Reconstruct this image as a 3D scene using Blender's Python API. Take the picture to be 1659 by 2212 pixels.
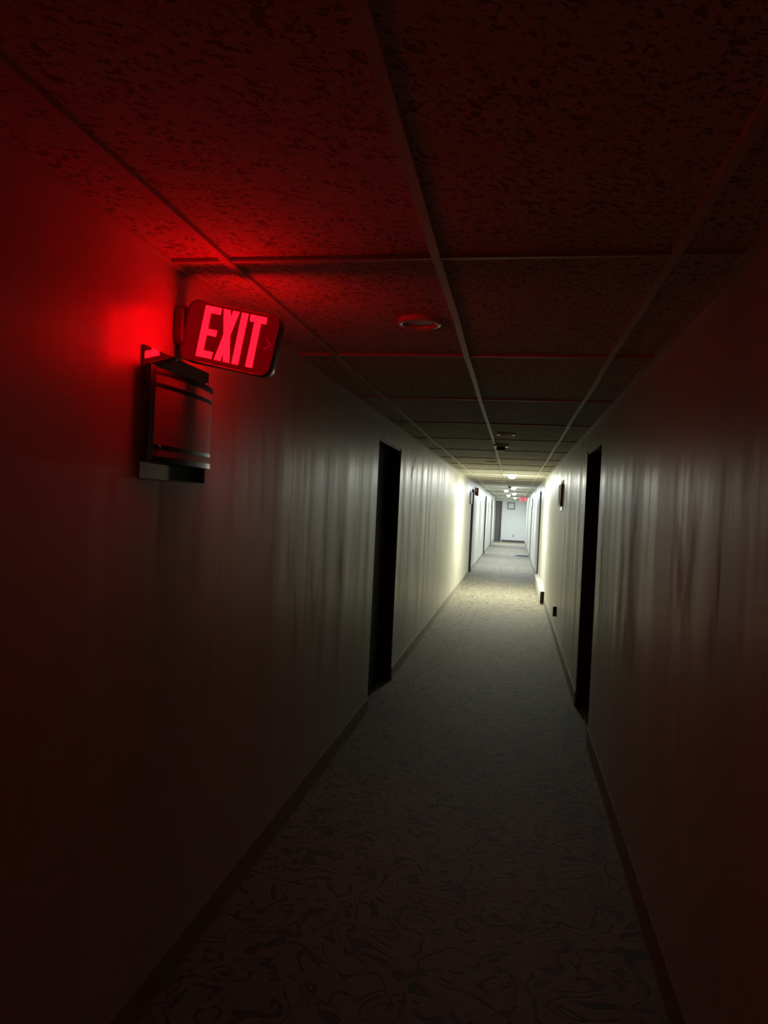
import bpy, bmesh, math, random
from mathutils import Vector, Matrix
random.seed(4)
for o in list(bpy.data.objects):
    bpy.data.objects.remove(o)
S = bpy.context.scene
COL = S.collection

# ------------------------------------------------------------------ camera
CZ = 1.524                      # eye height
YAW, PITCH, ROLL, FPX = 0.1801, -0.009, 0.0475, 1553.9
cy, sy, cp, sp = math.cos(YAW), math.sin(YAW), math.cos(PITCH), math.sin(PITCH)
fw = Vector((-sy*cp, cy*cp, sp)); rt = Vector((cy, sy, 0)); up = rt.cross(fw)
cr, sr = math.cos(ROLL), math.sin(ROLL)
R_ = cr*rt + sr*up; U_ = -sr*rt + cr*up
cam = bpy.data.cameras.new('camera'); camo = bpy.data.objects.new('camera', cam); COL.objects.link(camo)
m = Matrix((R_, U_, -fw)).transposed().to_4x4(); m.translation = Vector((0, 0, CZ))
camo.matrix_world = m
cam.sensor_fit = 'VERTICAL'; cam.sensor_height = 36; cam.lens = FPX/2212*36
cam.clip_start = 0.02; cam.clip_end = 100
S.camera = camo

# ------------------------------------------------------------------ world, exposure, lamp strengths
w = bpy.data.worlds.new('world'); S.world = w; w.use_nodes = True
w.node_tree.nodes['Background'].inputs[0].default_value = (0.02, 0.02, 0.03, 1)
w.node_tree.nodes['Background'].inputs[1].default_value = 0.02
S.view_settings.view_transform = 'Standard'; S.view_settings.look = 'None'
S.view_settings.exposure = 0.0; S.view_settings.gamma = 1.0; S.view_settings.use_curve_mapping = False
LAMP_W = 80.0                   # watts thrown down by each working ceiling light
LAMP_L = 150.0                  # radiance of its frosted lens
EXIT_R = 15.5                   # red radiance of the glowing letters

H = 2.18                        # ceiling height
XL, XR = -1.002, 0.544          # corridor walls
YB, YE = -3.2, 36.5             # wall behind the camera, end wall
BARS = (-0.820, -0.236, 0.361)  # main tees
CY0, CD = 1.895, 1.220          # cross tees
DH = 2.022                      # door opening height
L_DOORS = [(5.185, 6.215), (16.68, 17.68), (24.5, 25.5), (31.4, 32.4)]
R_DOORS = [(4.945, 5.925), (15.9, 16.85), (24.0, 25.0), (29.6, 30.6)]

# ------------------------------------------------------------------ materials
def new_mat(name):
    mt = bpy.data.materials.new(name); mt.use_nodes = True
    nt = mt.node_tree; return mt, nt, nt.nodes['Principled BSDF']
def N(nt, typ, **kw):
    n = nt.nodes.new(typ)
    for k, v in kw.items():
        if k.startswith('i_'):
            n.inputs[k[2:].replace('_', ' ')].default_value = v
        else: setattr(n, k, v)
    return n
def coords(nt, scale=(1, 1, 1), rot=(0, 0, 0), obj=False):
    # geometry position is used because every object is built at real scale
    if obj:
        t = N(nt, 'ShaderNodeTexCoord'); src = t.outputs['Object']
    else:
        t = N(nt, 'ShaderNodeNewGeometry'); src = t.outputs['Position']
    mp = N(nt, 'ShaderNodeMapping'); mp.inputs['Scale'].default_value = scale
    mp.inputs['Rotation'].default_value = rot
    nt.links.new(src, mp.inputs['Vector']); return mp.outputs['Vector']
def noise(nt, vec, scale, detail=3, rough=.5, dist=0.0):
    n = N(nt, 'ShaderNodeTexNoise'); n.inputs['Scale'].default_value = scale
    n.inputs['Detail'].default_value = detail; n.inputs['Roughness'].default_value = rough
    n.inputs['Distortion'].default_value = dist
    nt.links.new(vec, n.inputs['Vector']); return n.outputs['Fac']
def ramp(nt, fac, stops, interp='LINEAR'):
    r = N(nt, 'ShaderNodeValToRGB'); r.color_ramp.interpolation = interp
    els = r.color_ramp.elements
    while len(els) < len(stops): els.new(.5)
    for e, (p, c) in zip(els, stops):
        e.position = p; e.color = (c, c, c, 1) if not hasattr(c, '__len__') else (*c, 1)
    nt.links.new(fac, r.inputs['Fac']); return r.outputs['Color']
def mth(nt, op, a, b=None, c=None):
    n = N(nt, 'ShaderNodeMath'); n.operation = op
    for i, v in enumerate((a, b, c)):
        if v is None: continue
        if isinstance(v, (int, float)): n.inputs[i].default_value = v
        else: nt.links.new(v, n.inputs[i])
    return n.outputs[0]
def mix(nt, fac, a, b, typ='MIX'):
    n = N(nt, 'ShaderNodeMix'); n.data_type = 'RGBA'; n.blend_type = typ
    for i, v in ((0, fac), (6, a), (7, b)):
        if isinstance(v, (int, float)): n.inputs[i].default_value = v
        elif isinstance(v, tuple): n.inputs[i].default_value = (*v, 1)
        else: nt.links.new(v, n.inputs[i])
    return n.outputs[2]
def bump(nt, b, h, strength, dist, prev=None):
    n = N(nt, 'ShaderNodeBump'); n.inputs['Strength'].default_value = strength
    n.inputs['Distance'].default_value = dist; nt.links.new(h, n.inputs['Height'])
    if prev: nt.links.new(prev, n.inputs['Normal'])
    if b: nt.links.new(n.outputs[0], b.inputs['Normal'])
    return n.outputs[0]
def plain(name, col, rough=.5, metal=0.0, bumpy=0.0, spec=.5, vary=.06):
    mt, nt, b = new_mat(name)
    v = coords(nt); n = noise(nt, v, 35, 4)
    c = mix(nt, n, tuple(x*(1-vary) for x in col), tuple(min(1, x*(1+vary)) for x in col))
    nt.links.new(c, b.inputs['Base Color'])
    nt.links.new(mth(nt, 'MULTIPLY_ADD', n, .08, rough-.04), b.inputs['Roughness'])
    b.inputs['Metallic'].default_value = metal; b.inputs['Specular IOR Level'].default_value = spec
    if bumpy: bump(nt, b, noise(nt, v, 160, 3), bumpy, .002)
    return mt
def emit(name, col, strength, base=(.2, .2, .2), rough=.4):
    mt, nt, b = new_mat(name)
    b.inputs['Base Color'].default_value = (*base, 1); b.inputs['Roughness'].default_value = rough
    b.inputs['Emission Color'].default_value = (*col, 1); b.inputs['Emission Strength'].default_value = strength
    return mt

def wall_material():
    mt, nt, b = new_mat('painted_wall')
    v = coords(nt)
    streak = ramp(nt, noise(nt, coords(nt, (1, 1, .030)), 4.2, 3.5, .55), [(.30, 0.0), (.70, 1.0)])         # brushed vertical streaks
    fine = noise(nt, coords(nt, (1, 1, .05)), 70, 4, .6)
    cloud = noise(nt, coords(nt, (1, 1, .45)), 2.4, 5, .6)
    scuff = noise(nt, coords(nt, (1, 1, .28)), 5.0, 4, .6, .2)     # dark vertical scuffs
    sm = ramp(nt, scuff, [(.56, 0.0), (.70, 1.0)])
    zc = N(nt, 'ShaderNodeSeparateXYZ'); g = N(nt, 'ShaderNodeNewGeometry'); nt.links.new(g.outputs['Position'], zc.inputs[0])
    band = ramp(nt, mth(nt, 'MULTIPLY', zc.outputs['Z'], .4545), [(.20, 0.1), (.42, 1.0), (.62, .9), (.78, .15)])
    c = mix(nt, cloud, (.63, .62, .53), (.70, .69, .60))
    c = mix(nt, mth(nt, 'MULTIPLY', streak, .5), c, (.54, .53, .44))
    c = mix(nt, mth(nt, 'MULTIPLY', mth(nt, 'MULTIPLY', sm, band), .42), c, (.27, .25, .19))
    nt.links.new(c, b.inputs['Base Color'])
    rr = mth(nt, 'MULTIPLY_ADD', streak, .20, .29)
    rr = mth(nt, 'ADD', rr, mth(nt, 'MULTIPLY', mth(nt, 'MULTIPLY', sm, band), .18))
    nt.links.new(rr, b.inputs['Roughness'])
    b.inputs['Specular IOR Level'].default_value = .75
    b.inputs['Sheen Weight'].default_value = .14; b.inputs['Sheen Roughness'].default_value = .45
    n1 = bump(nt, None, streak, .2, .006)
    bump(nt, b, fine, .14, .001, n1)
    return mt
def carpet_material():
    mt, nt, b = new_mat('scroll_carpet')
    v = coords(nt)
    warp = N(nt, 'ShaderNodeTexNoise'); warp.inputs['Scale'].default_value = 9; warp.inputs['Detail'].default_value = 1
    nt.links.new(v, warp.inputs['Vector'])
    n1 = noise(nt, v, 6.2, 1.0, .4, 1.2)
    line = mth(nt, 'ABSOLUTE', mth(nt, 'SUBTRACT', mth(nt, 'FRACT', mth(nt, 'MULTIPLY', n1, 5.0)), .5))
    lm = ramp(nt, line, [(.0, 1.0), (.13, 1.0), (.20, 0.0)])
    gate = ramp(nt, noise(nt, v, 14, 1.0), [(.38, 0.0), (.47, 1.0)])
    lm = mth(nt, 'MULTIPLY', lm, gate)
    n2 = noise(nt, v, 4.2, 1.0, .4, 1.8)
    line2 = mth(nt, 'ABSOLUTE', mth(nt, 'SUBTRACT', mth(nt, 'FRACT', mth(nt, 'MULTIPLY', n2, 6.0)), .5))
    lm2 = ramp(nt, line2, [(.0, 1.0), (.08, 1.0), (.14, 0.0)])
    pile = noise(nt, v, 420, 2)
    big = noise(nt, v, 1.3, 3)
    c = mix(nt, big, (.27, .243, .168), (.325, .294, .205))
    c = mix(nt, mth(nt, 'MULTIPLY', lm2, .5), c, (.42, .39, .29))
    c = mix(nt, mth(nt, 'MULTIPLY', lm, .85), c, (.075, .065, .045))
    c = mix(nt, mth(nt, 'MULTIPLY', pile, .25), c, (.18, .165, .12))
    nt.links.new(c, b.inputs['Base Color']); b.inputs['Roughness'].default_value = .7
    b.inputs['Specular IOR Level'].default_value = .5
    nt.links.new(mth(nt, 'MULTIPLY_ADD', lm, -.07, .085), b.inputs['Sheen Weight']); b.inputs['Sheen Tint'].default_value = (1.0, .92, .70, 1); b.inputs['Sheen Roughness'].default_value = .5
    h = mth(nt, 'ADD', mth(nt, 'MULTIPLY', lm, -.6), pile)
    bump(nt, b, h, .5, .004)
    return mt
def tile_material():
    mt, nt, b = new_mat('fissured_ceiling_tile')
    v = coords(nt, (1, 1, 1), (0, 0, math.radians(-42)))
    mp = N(nt, 'ShaderNodeMapping'); mp.inputs['Scale'].default_value = (1.0, 1.5, 1); nt.links.new(v, mp.inputs['Vector'])
    f1 = noise(nt, mp.outputs[0], 60, 1.5, .5, .6)
    fis = ramp(nt, f1, [(.40, 1.0), (.435, 0.0)])
    gate = ramp(nt, noise(nt, v, 9, 2), [(.33, .45), (.50, 1.0)])
    fis = mth(nt, 'MULTIPLY', fis, gate)
    pin = ramp(nt, noise(nt, v, 130, 2), [(.30, 1.0), (.36, 0.0)])
    big = noise(nt, v, 1.1, 3)
    c = mix(nt, big, (.68, .655, .55), (.75, .725, .62))
    c = mix(nt, mth(nt, 'MULTIPLY', fis, .72), c, (.14, .13, .11))
    c = mix(nt, mth(nt, 'MULTIPLY', pin, .3), c, (.25, .24, .2))
    nt.links.new(c, b.inputs['Base Color']); b.inputs['Roughness'].default_value = .9
    b.inputs['Specular IOR Level'].default_value = .2
    h = mth(nt, 'ADD', mth(nt, 'MULTIPLY', fis, -1.0), mth(nt, 'MULTIPLY', noise(nt, v, 210, 3), .35))
    bump(nt, b, h, .8, .004)
    return mt
M = dict(
    ring=plain('ring_enamel', (.80, .79, .74), .22),
    end_wall=plain('end_wall_paint', (.80, .81, .79), .55, bumpy=.2),
    wall=wall_material(), carpet=carpet_material(), tile=tile_material(),
    tee=plain('tee_metal', (.62, .61, .55), .5, spec=.5), cove=plain('cove_base', (.36, .345, .29), .55, bumpy=.15),
    brown_base=plain('brown_base', (.10, .085, .07), .5),
    door=plain('dark_door', (.014, .016, .022), .7, bumpy=.1, spec=.2), end_door=plain('brown_door', (.13, .118, .10), .5, bumpy=.1),
    jamb=plain('jamb_paint', (.045, .042, .038), .45), casing=plain('white_casing', (.72, .72, .68), .4),
    threshold=plain('threshold', (.06, .055, .05), .5),
    white=plain('white_plastic', (.74, .73, .68), .4), backlit_grey=plain('backlit_plastic', (.10, .095, .085), .5),
    lens=plain('frosted_lens', (.42, .41, .38), .35),
    chrome=plain('polished_plate', (.78, .78, .78), .04, 1.0, vary=.01),
    nickel=plain('dark_nickel', (.085, .08, .078), .32, 1.0), bright_nickel=plain('bright_nickel', (.75, .74, .70), .15, 1.0),
    glass=plain('milk_glass', (.50, .48, .45), .5, vary=.02, spec=.25), heater=plain('heater_enamel', (.66, .65, .58), .4),
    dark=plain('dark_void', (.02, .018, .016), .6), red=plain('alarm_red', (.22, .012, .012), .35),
    mat=plain('dark_slate', (.05, .06, .075), .9, bumpy=.4), frame=plain('picture_frame', (.02, .026, .03), .6, spec=.2),
    paper=plain('picture_print', (.68, .76, .78), .5), ink=plain('print_line', (.25, .30, .33), .5),
    housing=plain('sign_housing', (.30, .28, .28), .25), tear=plain('torn_backing', (.12, .11, .10), .8),
    sconce_pale_panel=plain('sconce_panel', (.62, .61, .50), .3),  # plain pale beige for the sconce shade, no emission
    letter=emit('letter_glow', (1.0, .0145/EXIT_R, .05/EXIT_R), EXIT_R),
    face=emit('red_face', (1.0, 0.0, .012), .10, (.22, .003, .006), .22),
    face_pale=emit('pale_face', (1.0, .22, .26), .95), letter_far=emit('letter_far', (1.0, .02, .06), .38, (.25, .01, .02)),
    chevron=emit('chevron_edge', (1.0, .0, .02), .55, (.4, .01, .01)),
    lamp_warm=emit('lamp_warm', (.96, .98, .83), LAMP_L, (.8, .8, .8)),
    lamp_cool=emit('lamp_cool', (.86, .97, 1.08), LAMP_L*.55, (.8, .8, .8)),
)

# ------------------------------------------------------------------ mesh helpers
def bx(bm, x0, x1, y0, y1, z0, z1, bev=0.0, seg=2):
    r = bmesh.ops.create_cube(bm, size=1)
    vs = r['verts']
    bmesh.ops.scale(bm, vec=(x1-x0, y1-y0, z1-z0), verts=vs)
    bmesh.ops.translate(bm, vec=((x0+x1)/2, (y0+y1)/2, (z0+z1)/2), verts=vs)
    if bev > 0:
        es = list({e for v in vs for e in v.link_edges})
        bmesh.ops.bevel(bm, geom=es, offset=bev, segments=seg, affect='EDGES', profile=.5)
def lathe(bm, prof, cx=0, cyy=0, cz=0, n=48, axis='z'):
    # prof: list of (radius, height); revolved about the axis
    rings = []
    for r, h in prof:
        ring = []
        if r < 1e-6:
            p = (0, 0, h); ring = [p]
        else:
            ring = [(r*math.cos(2*math.pi*i/n), r*math.sin(2*math.pi*i/n), h) for i in range(n)]
        out = []
        for a, b_, c in ring:
            if axis == 'x': a, b_, c = c, a, b_
            elif axis == 'y': a, b_, c = b_, c, a
            out.append(bm.verts.new((a+cx, b_+cyy, c+cz)))
        rings.append(out)
    for A, B in zip(rings, rings[1:]):
        for i in range(n):
            j = (i+1) % n
            if len(A) == 1 and len(B) == 1: continue
            if len(A) == 1: bm.faces.new((A[0], B[j], B[i]))
            elif len(B) == 1: bm.faces.new((A[i], A[j], B[0]))
            else: bm.faces.new((A[i], A[j], B[j], B[i]))
def prism(bm, pts, y0, y1, plane='xz'):
    # polygon extruded; plane xz -> along y, yz -> along x, xy -> along z
    def P(a, b_, t):
        return {'xz': (a, t, b_), 'yz': (t, a, b_), 'xy': (a, b_, t)}[plane]
    A = [bm.verts.new(P(a, b_, y0)) for a, b_ in pts]; B = [bm.verts.new(P(a, b_, y1)) for a, b_ in pts]
    bm.faces.new(A); bm.faces.new(list(reversed(B)))
    n = len(pts)
    for i in range(n): bm.faces.new((A[i], B[i], B[(i+1) % n], A[(i+1) % n]))
def obj(name, bm, mat, parent=None, smooth=False, bevel=0.0):
    bmesh.ops.recalc_face_normals(bm, faces=bm.faces)
    me = bpy.data.meshes.new(name); bm.to_mesh(me); bm.free()
    me.materials.append(mat if not isinstance(mat, str) else M[mat])
    o = bpy.data.objects.new(name, me); COL.objects.link(o)
    if smooth:
        for p in me.polygons: p.use_smooth = True
        try: me.set_sharp_from_angle(angle=math.radians(35))
        except Exception: pass
    if bevel:
        md = o.modifiers.new('bevel', 'BEVEL'); md.width = bevel; md.segments = 2; md.limit_method = 'ANGLE'
    if parent: o.parent = parent
    return o
def B(): return bmesh.new()
def box(name, mat, parent, *a, **k):
    bm = B(); bx(bm, *a, **k); return obj(name, bm, mat, parent)
def struct(o):
    o['kind'] = 'structure'; return o
def thing(name, label, cat, loc=(0, 0, 0), group=None, rot=(0, 0, 0)):
    o = bpy.data.objects.new(name, None); COL.objects.link(o)
    o.location = loc; o.rotation_euler = rot; o.empty_display_size = .05
    o['label'] = label; o['category'] = cat
    if group: o['group'] = group
    return o
def tag(o, label, cat, group=None):
    o['label'] = label; o['category'] = cat
    if group: o['group'] = group
    return o
def dup(root, loc, label):
    r = root.copy(); COL.objects.link(r); r.location = loc; r['label'] = label
    for ch in list(root.children):
        c = ch.copy(); COL.objects.link(c); c.parent = r
        for g in ch.children:
            d = g.copy(); COL.objects.link(d); d.parent = c
    return r

# ------------------------------------------------------------------ floor, walls, ceiling
T = 0.30
struct(box('floor', 'carpet', None, XL-.6, XR+.6, YB-.2, YE+.2, -.08, 0))
def wall_with_doors(name, xi, xo, doors):
    bm = B(); lo, hi = min(xi, xo), max(xi, xo)
    y = YB
    for a, b_ in doors:
        bx(bm, lo, hi, y, a, 0, H+.05); bx(bm, lo, hi, a, b_, DH, H+.05); y = b_
    bx(bm, lo, hi, y, YE, 0, H+.05)
    return struct(obj(name, bm, 'wall'))
wl = wall_with_doors('wall_left', XL, XL-T, L_DOORS)
wr = wall_with_doors('wall_right', XR, XR+T, R_DOORS)
struct(box('wall_back', 'wall', None, XL-T, XR+T, YB-.15, YB, 0, H+.05))
struct(box('wall_end', 'end_wall', None, XL-T, XR+T, YE, YE+.15, 0, H+.05))
# torn wallpaper slivers on the left wall past the first door
tr = B()
for pts in ([(6.91, 1.79), (6.93, 1.84), (6.97, 1.91), (6.945, 1.92), (6.935, 1.88), (6.90, 1.83)],
            [(7.00, 1.88), (7.015, 1.93), (7.03, 2.0), (7.015, 1.97), (6.995, 1.91)],
            [(7.10, 1.90), (7.12, 1.97), (7.15, 2.04), (7.13, 2.03), (7.11, 1.98)]):
    prism(tr, pts, XL-.002, XL+.0015, 'yz')
t_ = obj('wallpaper_tear', tr, 'tear', wl)
# doors: slab set back 10 cm in a painted recess
def door(n, side, a, b_, mat='door'):
    s = -1 if side == 'l' else 1; xi = XL if side == 'l' else XR
    def xx(d0, d1): return (min(xi+s*d0, xi+s*d1), max(xi+s*d0, xi+s*d1))
    x0, x1 = xx(.10, .145)
    d = struct(box('door_%d' % n, mat, None, x0, x1, a+.022, b_-.022, .012, DH-.022, bev=.003))
    j = B(); x0, x1 = xx(.006, T-.01)
    bx(j, x0, x1, a, a+.020, 0, DH); bx(j, x0, x1, b_-.020, b_, 0, DH); bx(j, x0, x1, a+.02, b_-.02, DH-.02, DH)
    st0, st1 = xx(.146, .17)
    bx(j, st0, st1, a+.02, a+.04, 0, DH-.02); bx(j, st0, st1, b_-.04, b_-.02, 0, DH-.02)
    bx(j, *xx(.2, .22), a+.02, b_-.02, .001, DH-.02)
    obj('door_frame', j, 'jamb', d)
    x0, x1 = xx(.09, .16)
    box('threshold', 'threshold', d, x0, x1, a+.021, b_-.021, 0, .011)
    return d
k = 1
for a, b_ in L_DOORS: door(k, 'l', a, b_); k += 1
for a, b_ in R_DOORS: door(k, 'r', a, b_); k += 1
# brown door on the end wall with a white casing
d = struct(box('door_%d' % k, 'end_door', None, XL+.03, -.66, YE-.03, YE-.001, .0, 2.03, bev=.003))
cs = B(); bx(cs, XL+.002, XL+.028, YE-.04, YE-.001, 0, 2.07); bx(cs, -.655, -.615, YE-.04, YE-.001, 0, 2.07); bx(cs, XL+.028, -.655, YE-.04, YE-.001, 2.032, 2.07)
obj('door_casing', cs, 'casing', d)
box('door_leaf_edge', plain('darker_leaf', (.07, .068, .065), .5), d, -.77, -.665, YE-.036, YE-.0295, .02, 2.0)
# white casings round the last openings
tn = 1
def trim(o):
    global tn
    o.name = 'trim_%d' % tn; tn += 1; return struct(o)
for a, b_ in (L_DOORS[3],):
    bm = B(); bx(bm, XL+.0005, XL+.012, a-.055, a, .0, DH+.05); bx(bm, XL+.0005, XL+.012, b_, b_+.055, 0, DH+.05); bx(bm, XL+.0005, XL+.012, a, b_, DH, DH+.05)
    trim(obj('trim', bm, 'casing'))
for a, b_ in (R_DOORS[3],):
    bm = B(); bx(bm, XR-.012, XR-.0005, a-.055, a, .0, DH+.05); bx(bm, XR-.012, XR-.0005, b_, b_+.055, 0, DH+.05); bx(bm, XR-.012, XR-.0005, a, b_, DH, DH+.05)
    trim(obj('trim', bm, 'casing'))
# cove base along both walls and brown base on the end wall
HEAT = (12.30, 15.75)
def cove(name, side, doors, gaps=()):
    bm = B(); s = 1 if side == 'l' else -1; xi = XL if side == 'l' else XR
    cuts = sorted(list(doors)+list(gaps)); y = YB
    prof = [(0, .0), (.0095, .0), (.0085, .004), (.0075, .010), (.0065, .022), (.0055, .106), (.003, .110), (0, .110)]
    for a, b_ in cuts+[(YE, YE)]:
        if a-y > .02:
            prism(bm, [(xi+s*px, pz) for px, pz in prof], y+.001, a-.001, 'xz')
        y = b_
    return struct(obj(name, bm, 'cove'))
cove('baseboard_left', 'l', L_DOORS); cove('baseboard_right', 'r', R_DOORS)
struct(box('baseboard_end', 'brown_base', None, -.612, XR-.021, YE-.012, YE-.0005, 0, .095, bev=.003))
# ceiling: recessed tiles and the tee grid
cb = B()
xs = [XL-.05] + list(BARS) + [XR+.05]
ys = [YB-.1] + [CY0+i*CD for i in range(-4, 30) if YB < CY0+i*CD < YE-.2] + [YE+.1]
random.seed(11)
for i in range(len(xs)-1):
    for j in range(len(ys)-1):
        dz = random.uniform(0, .0025)
        bx(cb, xs[i]+.002, xs[i+1]-.002, ys[j]+.006, ys[j+1]-.006, H+.0085+dz, H+.022)
bx(cb, XL-.05, XR+.05, YB-.1, YE+.1, H+.03, H+.05)
struct(obj('ceiling', cb, 'tile'))
gb = B()
for x in BARS:
    # main tees wander very slightly, as an old suspended grid does
    pts = [YB]+[CY0+i*CD/2 for i in range(-8, 58) if YB < CY0+i*CD/2 < YE]+[YE]
    off = [random.uniform(-.0035, .0035) for _ in pts]
    for (ya, yb_, oa, ob) in zip(pts, pts[1:], off, off[1:]):
        vs = []
        for yy, oo in ((ya, oa), (yb_, ob)):
            for dx in (-.012, .012):
                for z in (H-.0010+oo*.3, H+.0105):
                    vs.append(gb.verts.new((x+oo+dx, yy, z)))
        a0, a1, b0, b1, c0, c1, d0, d1 = vs
        for f in ((a0, b0, d0, c0), (a1, c1, d1, b1), (a0, c0, c1, a1), (b0, b1, d1, d0), (a0, a1, b1, b0), (c0, d0, d1, c1)): gb.faces.new(f)
for y in ys[1:-1]:
    for i in range(len(xs)-1):
        bx(gb, max(xs[i]+.0125, XL), min(xs[i+1]-.0125, XR), y-.0075, y+.0075, H+.0004, H+.0105)
trim(obj('trim', gb, 'tee'))
mb = B()   # wall angle moulding with a slightly wavy lower lip
for s, xi in ((1, XL), (-1, XR)):
    y = YB
    while y < YE-.01:
        L = min(random.uniform(.5, 1.6), YE-y)
        dz = random.uniform(-.002, .0015)
        bx(mb, min(xi+s*.0005, xi+s*.020), max(xi+s*.0005, xi+s*.020), y, y+L-.001, H-.002+dz, H+.0105)
        y += L
trim(obj('trim', mb, 'tee'))

# ------------------------------------------------------------------ round ceiling lights
def light_mesh_unlit():
    t = thing('ceiling_light', '', 'ceiling light', (0, 0, 0), 'round lights along the ceiling')
    bm = B(); lathe(bm, [(.079, .010), (.079, -.004), (.0765, -.006), (.071, -.0078), (.065, -.007), (.060, -.004), (.057, .003), (.057, .010)]); obj('trim_ring', bm, 'ring', t, True)
    bm = B(); lathe(bm, [(0, .0015), (.045, .0015), (.0568, .003), (.0568, .010)]); obj('lens', bm, 'lens', t, True)
    return t
def light_lit(mat):
    t = thing('ceiling_light', '', 'ceiling light', (0, 0, 0), 'round lights along the ceiling')
    bm = B(); lathe(bm, [(.082, .010), (.082, -.003), (.078, -.006), (.070, -.0065), (.066, -.004), (.065, .010)]); obj('trim_ring', bm, 'white', t, True)
    bm = B(); lathe(bm, [(0, -.060), (.030, -.058), (.050, -.049), (.061, -.032), (.065, -.010), (.065, .008)]); obj('lens', bm, mat, t, True)
    return t
def power(t, col, k_=1.0):
    ld = bpy.data.lights.new('lamp', 'AREA'); ld.shape = 'DISK'; ld.size = .09; ld.energy = LAMP_W*k_; ld.color = col
    lo = bpy.data.objects.new('lamp', ld); COL.objects.link(lo); lo.parent = t; lo.location = (0, 0, -.062)
u = light_mesh_unlit(); u.location = (-.369, 2.55, H)
u['label'] = 'unlit round ceiling light nearest the camera, its ring lit red by the exit sign'
dup(u, (-.108, 6.23, H), 'unlit round ceiling light just in front of the nearer smoke detector')
dup(u, (-.355, 9.84, H), 'unlit round ceiling light beyond the smoke detector, left of the middle ceiling bar')
dup(u, (-.300, 16.3, H), 'unlit round ceiling light between the first and second glowing lamps')
labs = ['largest glowing ceiling light, the nearest one that is switched on',
        'glowing ceiling light right beside the farther smoke detector',
        'glowing ceiling light left of the middle bar, level just below the second glowing one',
        'glowing ceiling light right of the middle bar, fourth from the camera',
        'glowing ceiling light left of the middle bar, the lower of the two left ones',
        'smallest glowing ceiling light, closest to the end wall']
pos = [(-.088, 13.3), (-.072, 19.85), (-.30, 22.75), (-.062, 26.3), (-.29, 29.3), (-.040, 34.0)]
lw = light_lit('lamp_warm'); lc = light_lit('lamp_cool')
lit = []
for i, ((x, y), lb) in enumerate(zip(pos, labs)):
    if i == 0: t = lw; t.location = (x, y, H); t['label'] = lb
    elif i == 1: t = lc; t.location = (x, y, H); t['label'] = lb
    else: t = dup(lc, (x, y, H), lb)
    lit.append(t)

for i, t in enumerate(lit): power(t, (.96, .98, .83) if i == 0 else (.86, .97, 1.08), (1.0, .5, .5, .5, .5, .85)[i])

# ------------------------------------------------------------------ smoke detectors
def detector(loc, label):
    t = thing('smoke_detector', label, 'smoke detector', loc, 'smoke detectors on the ceiling')
    bm = B(); lathe(bm, [(0, .010), (.074, .010), (.075, -.012), (.071, -.017), (.05, -.019), (0, -.019)]); obj('base', bm, 'ring', t, True)
    bm = B(); lathe(bm, [(0, -.0185), (.043, -.0185), (.043, -.044), (.038, -.053), (0, -.053)]); obj('body', bm, 'backlit_grey', t, True)  # off-white body coloured dark grey, its backlit shade put into the colour
    bm = B(); lathe(bm, [(0, -.0525), (.037, -.0525), (.037, -.057), (.034, -.059), (0, -.059)]); obj('cap', bm, 'white', t, True)
    return t
sd = detector((-.170, 7.25, H), 'round smoke detector hanging dark against the ceiling, the nearer one')
dup(sd, (-.168, 18.8, H), 'small round smoke detector beside the second glowing ceiling light')

# ------------------------------------------------------------------ exit signs
def rrect(w, h, r, n=8):
    pts = []
    for cx, cz, a0 in ((w/2-r, h/2-r, 0), (-w/2+r, h/2-r, 90), (-w/2+r, -h/2+r, 180), (w/2-r, -h/2+r, 270)):
        for i in range(n+1):
            a = math.radians(a0+90*i/n); pts.append((cx+r*math.cos(a), cz+r*math.sin(a)))
    return pts
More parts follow.
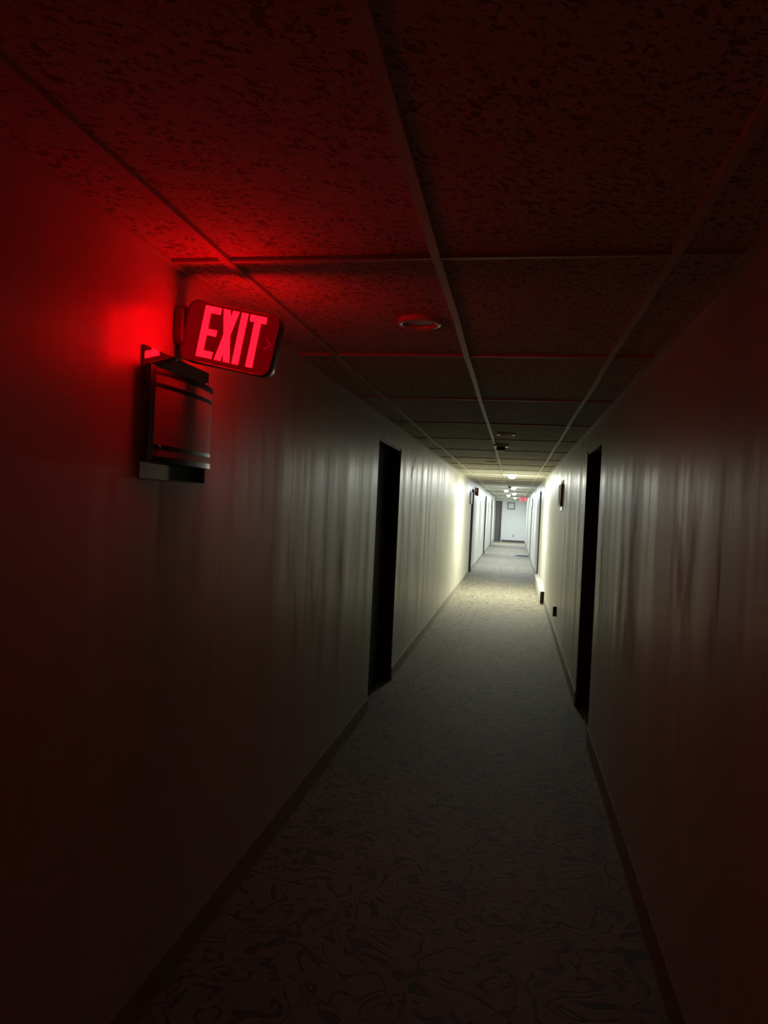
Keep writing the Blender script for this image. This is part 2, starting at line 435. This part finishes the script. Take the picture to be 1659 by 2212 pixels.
# letters drawn in sign coordinates (metres, sign centre = 0,0)
LET = {
 'E': [(-.0920, .078), (-.0415, .078), (-.0415, .059), (-.0715, .059), (-.0700, .0125), (-.0410, .0125), (-.0405, -.0055), (-.0695, -.0055), (-.0690, -.0510), (-.0395, -.0510), (-.0390, -.0710), (-.0895, -.0710)],
 'X': [(-.0355, .078), (-.0153, .078), (-.0084, .057), (-.0060, .078), (.0142, .078), (.0017, .0060), (.0177, -.071), (-.0025, -.071), (-.0074, -.0466), (-.0109, -.071), (-.0313, -.071), (-.0193, .0050)],
 'I': [(.0218, .078), (.0420, .078), (.0450, -.071), (.0246, -.071)],
 'T': [(.0490, .078), (.1000, .078), (.1005, .0585), (.0853, .0585), (.0885, -.071), (.0675, -.071), (.0650, .0585), (.0505, .0585)],
}
def exit_sign(label, loc, tilt, mount, mats, w_=.288, h_=.180, dp=.046):
    t = thing('exit_sign', label, 'exit sign', loc, 'exit signs', (0, tilt, 0))
    # housing: a rounded rectangular ring that leaves both faces open
    bm = B(); outer = rrect(w_, h_, .030); inner = rrect(w_-.010, h_-.010, .026)
    prof = []
    for pts, y in ((inner, -dp/2+.003), (rrect(w_-.004, h_-.004, .029), -dp/2), (outer, -dp/2+.004), (outer, dp/2-.004), (rrect(w_-.004, h_-.004, .029), dp/2), (inner, dp/2-.003)):
        prof.append([bm.verts.new((a, y, c)) for a, c in pts])
    n = len(outer)
    prof.append(prof[0])
    for A, C in zip(prof, prof[1:]):
        for i in range(n): bm.faces.new((A[i], A[(i+1) % n], C[(i+1) % n], C[i]))
    obj('housing', bm, 'housing', t, True)
    bm = B(); prism(bm, inner, -dp/2+.004, dp/2-.004, 'xz'); obj('face_plate', bm, mats[0], t)
    for s in (-1, 1):
        for ch in 'EXIT':
            bm = B(); pts = LET[ch]
            if s > 0: pts = [(-a, c) for a, c in pts]
            y0 = s*(dp/2-.0045); y1 = s*(dp/2-.0036)
            prism(bm, pts, y0, y1, 'xz'); obj('letter', bm, mats[1], t)
        bm = B()
        for (a, c), (a2, c2) in (((.1085, .0225), (.1290, .0035)), ((.1290, .0035), (.1090, -.0130))):
            a, a2 = (a, a2) if s < 0 else (-a, -a2)
            d_ = Vector((a2-a, c2-c)).normalized()*.0; nn = Vector((-(c2-c), a2-a)).normalized()*.0006
            prism(bm, [(a+nn.x, c+nn.y), (a2+nn.x, c2+nn.y), (a2-nn.x, c2-nn.y), (a-nn.x, c-nn.y)], s*(dp/2-.0045), s*(dp/2-.0034), 'xz')
        obj('chevron', bm, mats[2], t)
    return t
SY = 1.985
e1 = exit_sign('red glowing exit sign hanging crooked from the left wall above the sconce', (-.8368, SY, 1.9874), math.radians(11.0), 'wall', ('face', 'letter', 'chevron'))
# canopy fixed to the wall and the short arm to the housing (straight, not tilted with the sign)
inv = Matrix.Rotation(math.radians(-11.0), 4, 'Y') @ Matrix.Translation((.8368, -SY, -1.9874))
bm = B()
prism(bm, [(SY+a, 2.022+c) for a, c in rrect(.075, .125, .036)], XL-.001, XL+.026, 'yz')
bmesh.ops.transform(bm, matrix=inv, verts=bm.verts)
obj('canopy', bm, 'housing', e1, True, bevel=.006)
bm = B(); bx(bm, XL+.022, -.962, SY-.016, SY+.016, 1.985, 2.075, .005)
bmesh.ops.transform(bm, matrix=inv, verts=bm.verts)
obj('arm', bm, 'housing', e1, True)
e2 = exit_sign('small pink glowing exit sign under the ceiling near the end wall', (.303, 31.0, H-.112), 0, 'ceiling', ('face_pale', 'letter_far', 'chevron'), .295, .18, .05)
bm = B(); bx(bm, -.06, .06, -.03, .03,   .098, .1195, .003); obj('canopy', bm, 'white', e2)
bm = B(); lathe(bm, [(0, .0885), (.012, .0885), (.012, .099), (0, .099)], n=16); obj('stem', bm, 'white', e2, True)

# ------------------------------------------------------------------ wall sconces
def sconce(label, loc, flip=False, shade='glass'):
    # local: +x out of the wall, y along the corridor (0 = centre), z = 0 at plate bottom
    t = thing('wall_sconce', label, 'wall sconce', loc, 'wall sconces along the corridor')
    W2 = .205; f = -1 if flip else 1
    bm = B(); bx(bm, min(0, f*.007), max(0, f*.007), -W2, W2, 0, .358, .0012, 1); obj('back_plate', bm, 'chrome', t)
    CRV = [(0, -.203), (.014, -.203), (.023, -.194), (.033, -.170), (.044, -.120), (.052, -.050), (.055, .020), (.052, .090), (.045, .145), (.033, .185), (.016, .203), (0, .204)]
    def shell(bm, z0, z1, off, th):
        # sweep the curved plan outline; off pushes it outwards, th is the thickness
        P = [Vector(p) for p in CRV]; Q = []
        for i_ in range(len(P)-1):          # smooth with a Catmull-Rom pass
            a_, b__, c_, d_ = P[max(i_-1, 0)], P[i_], P[i_+1], P[min(i_+2, len(P)-1)]
            for q_ in range(4):
                u_ = q_/4
                Q.append(.5*((2*b__)+(c_-a_)*u_+(2*a_-5*b__+4*c_-d_)*u_*u_+(3*b__-a_-3*c_+d_)*u_**3))
        Q.append(P[-1]); o_, i2 = [], []
        for k_, q_ in enumerate(Q):
            t_ = (Q[min(k_+1, len(Q)-1)]-Q[max(k_-1, 0)]).normalized(); nn = Vector((t_.y, -t_.x))
            e1_ = q_+nn*off; e2_ = q_+nn*(off-th)
            o_.append((f*(max(e1_.x, 0)*.72+.006), e1_.y)); i2.append((f*(max(e2_.x, 0)*.72+.006), e2_.y))
        prism(bm, o_+list(reversed(i2)), z0, z1, 'xy')
    bm = B(); shell(bm, .062, .296, 0, .004); obj('shade', bm, shade, t, True)
    for z0, z1, nm, off, th in ((.288, .302, 'top_rim', .004, .016), (.252, .262, 'band', .0022, .0015), (.083, .094, 'band', .0022, .0015), (.046, .062, 'bottom_rim', .004, .030)):
        bm = B(); shell(bm, z0, z1, off, th); obj(nm, bm, 'nickel', t, True)
    bm = B(); bx(bm, min(f*.016, f*.030), max(f*.016, f*.030), -.213, -.179, .048, .308, .002, 1); obj('upright', bm, 'nickel', t)
    for y, z, x in ((.118, .306, .042), (-.200, .296, .014), (-.160, .088, .037)):
        bm = B(); bmesh.ops.create_uvsphere(bm, u_segments=16, v_segments=10, radius=.0055)
        bmesh.ops.translate(bm, vec=(f*x, y, z), verts=bm.verts); obj('ball_screw', bm, 'bright_nickel', t, True)
    return t
ZS = 1.567
s1 = sconce('dark unlit wall sconce with curved glass shade below the crooked exit sign', (XL, 1.985, ZS))
s2 = sconce('wall sconce with pale shade beside the fire alarm on the left wall', (XL, 16.2, ZS+.04), shade='sconce_pale_panel')
dup(s2, (XL, 31.0, ZS+.08), 'farthest wall sconce on the left wall, just before the end wall')
s3 = sconce('wall sconce on the right wall above the dark outlet box, seen edge on', (XR, 8.85, ZS), True)
dup(s3, (XR, 23.2, ZS+.06), 'pale wall sconce far down the right wall, just right of the small exit sign')

# ------------------------------------------------------------------ fire alarm
t = thing('fire_alarm', 'dark red fire alarm horn on the left wall beyond the second door', 'fire alarm', (XL, 18.05, 1.87))
box('back_plate', 'red', t, 0, .012, -.06, .06, .03, .215, bev=.002)
box('horn_body', 'red', t, .012, .050, -.055, .055, 0.01, .125, bev=.008)
bm = B(); bx(bm, .046, .085, -.05, .05, .0, .205, .012, 3); obj('strobe_cover', bm, 'red', t)
box('strobe_lens', 'white', t, .0125, .0455, -.03, .03, .130, .200, bev=.006)

# ------------------------------------------------------------------ baseboard heater on the right wall
t = thing('baseboard_heater', 'long white baseboard heater with open dark end along the right wall', 'heater', (XR, HEAT[0], 0))
L = HEAT[1]-HEAT[0]
bm = B()
prof = [(-.0005, .215), (-.050, .215), (-.066, .200), (-.066, .192), (-.050, .205), (-.0065, .209), (-.0065, .120), (-.0005, .120)]
prism(bm, prof, 0, L, 'xz'); obj('top_hood', bm, 'heater', t)
bm = B(); prism(bm, [(-.066, .030), (-.066, .178), (-.060, .184), (-.0585, .182), (-.063, .176), (-.063, .030)], 0.0, L, 'xz'); obj('front_panel', bm, 'heater', t)
bm = B(); prism(bm, [(-.062, .165), (-.060, .172), (-.035, .196), (-.033, .194)], 0.03, L-.03, 'xz'); obj('damper', bm, 'dark', t)
bm = B(); bx(bm, -.058, -.012, .05, L-.05, .055, .110)
obj('fin_element', bm, 'dark', t)
bm = B(); lathe(bm, [(0, 0), (.011, 0), (.011, L), (0, L)], -.034, 0, .082, 16, 'y')
for v in bm.verts: pass
obj('copper_pipe', bm, plain('copper', (.35, .16, .10), .35, 1.0), t, True)
box('back_panel', 'dark', t, -.0115, -.0235+.0235-.0070, .002, L, .022, .205)
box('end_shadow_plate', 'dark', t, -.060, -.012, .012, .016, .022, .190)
box('end_cap', 'heater', t, -.066, -.0215, L-.012, L, .0, .19)

# ------------------------------------------------------------------ outlet box on the right wall
t = thing('outlet_box', 'surface mounted dark outlet box low on the right wall before the heater', 'outlet', (XR, 8.90, .29))
box('box_body', plain('brown_box', (.07, .06, .045), .5), t, -.040, -.0005, -.035, .035, 0, .115, bev=.002)
box('top_edge', 'white', t, -.0405, -.0005, -.036, .036, .1152, .121, bev=.001)

# ------------------------------------------------------------------ thin dark half-round piece on the carpet
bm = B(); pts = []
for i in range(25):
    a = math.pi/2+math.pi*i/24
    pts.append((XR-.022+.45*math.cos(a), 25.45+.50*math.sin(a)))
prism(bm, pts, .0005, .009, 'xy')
tag(obj('dark_floor_piece', bm, 'mat'), 'small dark slate half-round piece on the carpet against the right wall', 'mat')

# ------------------------------------------------------------------ end wall fittings
t = thing('picture_frame', 'square dark framed picture on the pale end wall', 'picture', (-.21, YE, 1.81))
bm = B(); a, bb, th = .178, .170, .030
for x0, x1, z0, z1 in ((-a, a, bb-th, bb), (-a, a, -bb, -bb+th), (-a, -a+th, -bb+th, bb-th), (a-th, a, -bb+th, bb-th)): bx(bm, x0, x1, -.025, -.0005, z0, z1, .003, 1)
obj('frame', bm, 'frame', t)
box('print', 'paper', t, -a+th, a-th, -.014, -.002, -bb+th, bb-th)
bm = B(); bx(bm, -.12, .12, -.0150, -.0142, .088, .096); obj('print_line', bm, 'ink', t)
bm = B(); bx(bm, -.12, .12, -.0150, -.0142, -.094, -.088); obj('print_line', bm, 'ink', t)
bm = B(); bx(bm, -.055, .055, -.05, -.0005, -.03, .03, .012, 3)
t = thing('wall_strobe', 'small white box above the framed picture on the end wall', 'wall box', (-.088, YE, 2.075))
obj('box_body', bm, 'white', t); box('lens', 'casing', t, -.03, .03, -.058, -.0495, -.02, .02, bev=.003)
t = thing('wall_outlet', 'white wall outlet with a plug low on the end wall', 'outlet', (-.035, YE, .30))
box('cover_plate', 'casing', t, -.036, .036, -.007, -.0005, .02, .135, bev=.002)
box('plug', plain('grey_plug', (.25, .24, .22), .5), t, -.026, .026, -.045, -.0072, -.010, .045, bev=.006)
box('receptacle', 'white', t, -.018, .018, -.010, -.0072, .078, .115, bev=.003)
